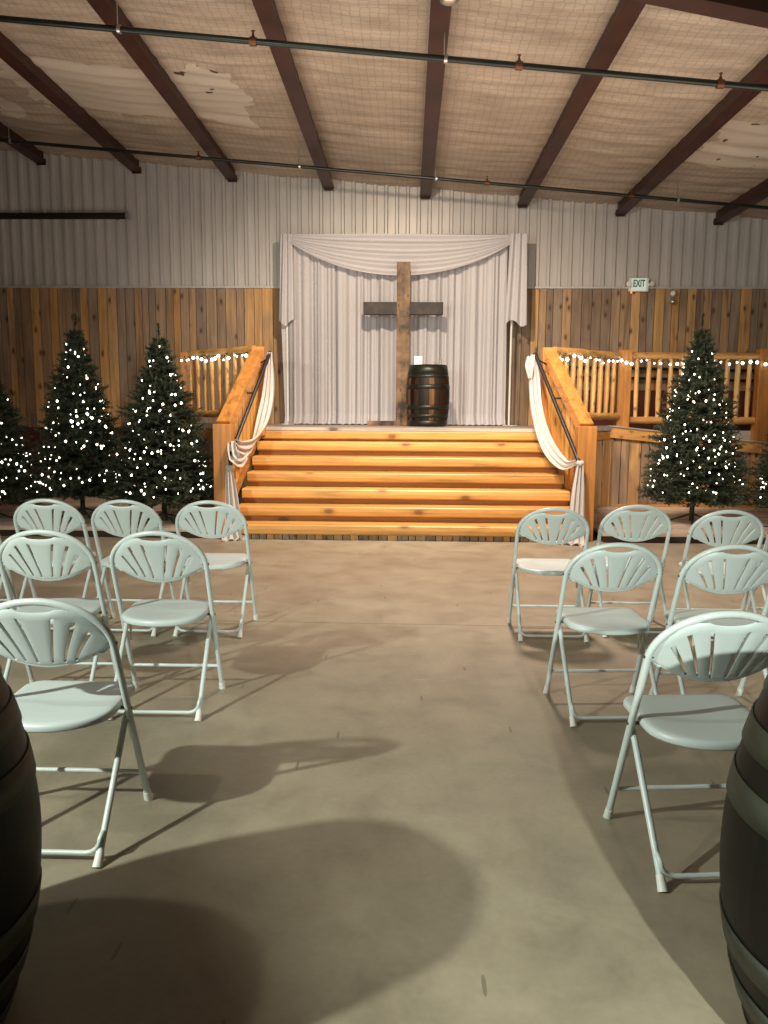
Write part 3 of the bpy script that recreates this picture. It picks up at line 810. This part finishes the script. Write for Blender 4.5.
tree((-5.16, 9.40, PT), 2.06, 0, 2.7, 3, 'dark green lit christmas tree cut off by the left edge of the photo', 1.05, 60, (.5, .75, .3))
tree((3.60, 9.75, PT), 2.56, 1, 4.0, 4, 'large dark green lit christmas tree standing right of the stairs', .86)
tree((4.75, 9.45, PT), 2.05, 0, 5.2, 5, 'dark green lit christmas tree cut off by the right edge of the photo', .95, 60)
# green power cord at the foot of the right trees
o = MB().tube([(0, 0, .01), (.2, -.25, .008), (.45, -.32, .008), (.7, -.22, .008), (.95, -.3, .008)], .006, 6).build('power_cord', M['bark']); o.location = (3.7, 9.62, PT)
tag(o, 'dark power cord lying on the low platform between the right trees', 'cord')

# ------------------------------------------------------------------ chairs
def chair_proto():
    t = empty('folding_chair')
    LEAN = math.atan2(.35, .87); cs, sn = math.cos(LEAN), math.sin(LEAN)
    def F(x, s, n=0.0): return Vector((x, -s * sn + n * cs, s * cs + n * sn))   # frame plane: s up the frame, n towards the front
    W = .232; tr = .0125
    top = .926; b = .178; a0 = top - b
    WT = .231
    fw = lambda s: W + (WT - W) * max(0, min(1, (s - .1) / (a0 - .1)))
    pts = [F(-W, .03)] + [F(-fw(a0 * k / 6), a0 * k / 6) for k in range(1, 7)]
    for i in range(1, 24): an = PI - PI * i / 24; pts.append(F(WT * math.cos(an), a0 + b * math.sin(an) ** .95))
    pts += [F(fw(a0 * k / 6), a0 * k / 6) for k in range(6, 0, -1)] + [F(W, .03)]
    MB().tube(pts, tr, 12).build('frame', M['chairtube'], t)
    MB().tube([F(-W, .15), F(W, .15)], .0085, 10).build('crossbar', M['chairtube'], t)
    # rear legs
    wr = .214
    pv = F(0, .42); rear = Vector((0, -.45, .0))
    up = Vector((0, pv.y, pv.z)); d = (up - rear)
    for s in (-1, 1):
        MB().tube([(s * wr, rear.y + d.y * .04, d.z * .04 + .0), (s * wr, up.y, up.z), (s * wr, up.y + d.y * .06, up.z + d.z * .02 + .005)], .0115, 10).build('leg', M['chairtube'], t)
        MB().tube([(s * wr, rear.y - .001, .0), (s * wr, rear.y + d.y * .10, d.z * .10)], [.017, .0135], 10).build('foot_cap', M['boot'], t)
        MB().tube([F(s * W, 0.0) , F(s * W, .045)], [.017, .0145], 10).build('foot_cap', M['boot'], t)
        # seat link
        MB().tube([F(s * (W - .018), .30, .012), Vector((s * (W - .025), -.13, .435))], .006, 6).build('link', M['zinc'], t)
        MB().tube([F(s * (fw(.47) + .014), .47), F(s * (W - .03), .47)], .006, 8).build('bolt', M['bolt'], t)
        MB().tube([F(s * (WT + .0135), a0 + .012, 0), F(s * (WT - .02), a0 + .012)], .006, 8).build('bolt', M['bolt'], t)
    r_ = .05; zb = .032; yb = rear.y + .03
    bp = [(-wr, yb + .028, zb + .06)]
    for i in range(5): an = PI / 2 * i / 4; bp.append((-wr + r_ * (1 - math.cos(an)), yb, zb + .05 * (1 - math.sin(an))))
    bp += [(-x, y, z) for x, y, z in bp[::-1]]
    MB().tube(bp, .0085, 10).build('rear_bar', M['chairtube'], t)
    # seat: rounded outline, dished top, thick lip
    out = []
    def arc(cx, cy, rx, ry, a, b_, n):
        for i in range(n + 1): an = a + (b_ - a) * i / n; out.append((cx + rx * math.cos(an), cy + ry * math.sin(an)))
    arc(.153, -.045, .055, .055, 0, PI / 2, 6)
    arc(-.153, -.045, .055, .055, PI / 2, PI, 6)
    arc(0, -.235, .206, .150, PI + .02, 2 * PI - .02, 26)
    n = len(out)
    def zt(x, y): return .462 + .05 * (y + .2) * .6 - .010 * math.exp(-((x / .13) ** 2 + ((y + .2) / .12) ** 2))
    sm = MB(); cx, cy = 0, -.19; vs = []
    rings = [(0.0, 0), (.35, 0), (.65, 0), (.86, 0), (.95, -.001), (.985, -.005), (1.0, -.013), (1.0, -.024), (.985, -.029), (.95, -.028), (.93, -.012), (.6, -.012)]
    for f, dz in rings:
        for x, y in out:
            xx, yy = cx + (x - cx) * f, cy + (y - cy) * f
            vs.append((xx, yy, zt(xx, yy) + dz))
    fs = [(i * n + k, i * n + (k + 1) % n, (i + 1) * n + (k + 1) % n, (i + 1) * n + k) for i in range(len(rings) - 1) for k in range(n)]
    fs.append(tuple((len(rings) - 1) * n + k for k in range(n)))
    sm.add(vs, fs, smooth=True); sm.build('seat', M['chair'], t, fix=True)
    # fan backrest with six radiating slots
    e = WT - .011
    def ztop(x):
        k = min(1, abs(x) / e); v = a0 + .006 + (b - .008) * math.sqrt(max(0, 1 - k * k))
        dip = .026 * max(0, 1 - (x / .075) ** 2) ** .6 if abs(x) < .075 else 0
        return v - dip
    def zbot(x): k = min(1, abs(x) / e); return a0 + .004 - .074 * (1 - k ** 2.0) - .012 * (k > .86) * (1 - k) / .14
    cols = [(0, 0, 0), (.010, .03, 0), (.019, .056, 1), (.0275, .0720, 0), (.044, .103, 0), (.0580, .1280, 2), (.0665, .1430, 0), (.082, .160, 0), (.0940, .1800, 3), (.1025, .1930, 0), (.14, .200, 0), (.18, .213, 0), (e, e, 0)]
    full = [(-a, -b_, s) for a, b_, s in cols[::-1]][:-1]
    full = [(full[i][0], full[i][1], (full[i + 1][2] if i + 1 < len(full) else cols[0][2])) for i in range(len(full))]
    # shift slot flags so each marks the strip to its right
    full = [(-cols[i][0], -cols[i][1], cols[i - 1][2]) for i in range(len(cols) - 1, 0, -1)] + cols
    rows = [0, .08, .15, .25, .4, .55, .7, .80, .88, .95, 1.0]
    vr = {1: (.08, .88), 2: (.08, .88), 3: (.08, .80)}
    def PP(xb, xt, v):
        zb_ = zbot(xb); zt_ = ztop(xt); x = xb + (xt - xb) * (v ** 1.2); s = zb_ + (zt_ - zb_) * v
        nrm = .030 * (x / e) ** 2 - .028
        edge = .006 * max(0, (v - .95) / .05) + .005 * max(0, (.08 - v) / .08)
        return F(x, s, nrm + edge)
    w = len(rows); vs = [PP(xb, xt, v) for xb, xt, s in full for v in rows]; fs = []
    for i in range(len(full) - 1):
        sl = full[i][2]
        for j in range(w - 1):
            if sl and rows[j] >= vr[sl][0] - 1e-6 and rows[j + 1] <= vr[sl][1] + 1e-6: continue
            fs.append((i * w + j, (i + 1) * w + j, (i + 1) * w + j + 1, i * w + j + 1))
    bk = MB().add(vs, fs, smooth=True).build('backrest', M['chair'], t)
    md = bk.modifiers.new('s', 'SOLIDIFY'); md.thickness = .011; md.offset = 0
    bv = bk.modifiers.new('b', 'BEVEL'); bv.width = .0025; bv.segments = 2; bv.limit_method = 'ANGLE'; bv.angle_limit = .9
    # rounded lower rim of the backrest
    MB().tube([PP(x, x, 0.0) for x in [e * (i / 16 - 1) for i in range(33)]], .0075, 8).build('backrest_rim', M['chair'], t)
    return t
proto = chair_proto()
chairs = [
    (-1.212, 2.76, 0, 1.0, 'white fan-back folding chair just beyond the left barrel', 0),
    (-1.215, 3.95, 1, 1.045, 'white fan-back folding chair beside the aisle in the middle row, left block', 0),
    (-1.775, 3.95, 2, 1.045, 'white fan-back folding chair in the middle left row, second from the aisle', 0),
    (-1.305, 5.33, 0, 1.03, 'white fan-back folding chair beside the aisle in the far left row', 0),
    (-1.87, 5.33, -1, 1.03, 'white fan-back folding chair second from the aisle in the far left row', 0),
    (-2.41, 5.34, 1, 1.03, 'white fan-back folding chair third from the aisle in the far left row', 0),
    (-3.00, 5.30, 2, 1.0, 'white fan-back folding chair in the far left row, cut off by the left edge', 0),
    (.985, 2.72, 5, 1.0, 'white fan-back folding chair just beyond the right barrel', 1),
    (.985, 3.985, 4, 1.0, 'white fan-back folding chair beside the aisle in the middle row, right block', 1),
    (1.54, 3.97, 3, 1.0, 'white fan-back folding chair in the middle right row, second from the aisle', 1),
    (.965, 5.34, 0, 1.0, 'white fan-back folding chair beside the aisle in the far right row', 1),
    (1.54, 5.46, 0, 1.01, 'white fan-back folding chair second from the aisle in the far right row', 1),
    (2.085, 5.30, -1, 1.0, 'white fan-back folding chair third from the aisle in the far right row', 1),
    (2.62, 5.36, 0, 1.0, 'white fan-back folding chair in the far right row, cut off by the right edge', 1),
]
for i, (x, y, rz, sz, lab, g) in enumerate(chairs):
    o = proto if i == 0 else copy_tree(proto)
    o.location = (x, y, 0); o.rotation_euler = (0, 0, math.radians(rz)); o.scale = (1, 1, sz)
    tag(o, lab, 'chair', 'white folding chairs left of the aisle' if g == 0 else 'white folding chairs right of the aisle')

# ------------------------------------------------------------------ lights
def lamp(kind, loc, energy, color, size=.1, target=None, spot=None, blend=.6, sy=None):
    l = bpy.data.lights.new('light', kind); l.energy = energy; l.color = color
    if kind == 'AREA':
        l.size = size
        if sy: l.shape = 'RECTANGLE'; l.size_y = sy
    elif kind != 'SUN': l.shadow_soft_size = size
    if kind == 'SPOT': l.spot_size = math.radians(spot); l.spot_blend = blend
    o = bpy.data.objects.new('light', l); col.objects.link(o); o.location = loc
    if target is not None: o.rotation_euler = (Vector(target) - Vector(loc)).to_track_quat('-Z', 'Y').to_euler()
    return o
lamp('SPOT', (-3.35, .48, 2.68), 800, (.93, 1, .86), .05, (.2, 4.6, .2), 120, .5)
lamp('SPOT', (-3.4, 1.0, 4.5), 170, (1, .95, .80), .10, (-.6, 3.0, 0), 110, .6)
lamp('SPOT', (.97, -1.13, 1.98), 620, (.93, 1, .86), .04, (1.25, 3.7, .2), 58, .45)
lamp('SPOT', (-.15, 7.9, 4.55), 850, (1, .80, .60), .06, (-.1, 10.9, 1.9), 110, .7)
lamp('SPOT', (.8, 7.3, 4.5), 1300, (1, .80, .66), .25, (.9, 8.3, 0), 125, .7)
lamp('AREA', (0, 5.5, 4.2), 8, (1, .74, .50), 8, (0, 5.5, 0), sy=6)  # warm overhead fill added for the ambient level, no fixture belongs to it
lamp('AREA', (0, 7.2, 2.5), 150, (1, .88, .76), 9, (0, 11.6, 7.5), sy=2.5)  # unseen uplight added to brighten the roof and the metal wall
w = bpy.data.worlds.new('world'); scene.world = w; w.use_nodes = True
w.node_tree.nodes['Background'].inputs[0].default_value = (1, .80, .60, 1); w.node_tree.nodes['Background'].inputs[1].default_value = .05

# ------------------------------------------------------------------ camera
F_ = 769.0
cam = bpy.data.cameras.new('camera'); co = bpy.data.objects.new('camera', cam); col.objects.link(co); scene.camera = co
cam.sensor_fit = 'HORIZONTAL'; cam.sensor_width = 36; cam.lens = F_ / 768 * 36; cam.clip_start = .05
p = math.atan(100 / F_); yw = math.atan(23 / F_); rl = math.radians(.35)
co.matrix_world = Matrix.Translation((0, 0, 1.48)) @ Matrix.Rotation(yw, 4, 'Z') @ Matrix.Rotation(PI / 2 - p, 4, 'X') @ Matrix.Rotation(rl, 4, 'Z')
scene.view_settings.view_transform = 'Standard'
scene.view_settings.look = 'None'
scene.view_settings.exposure = 0.0
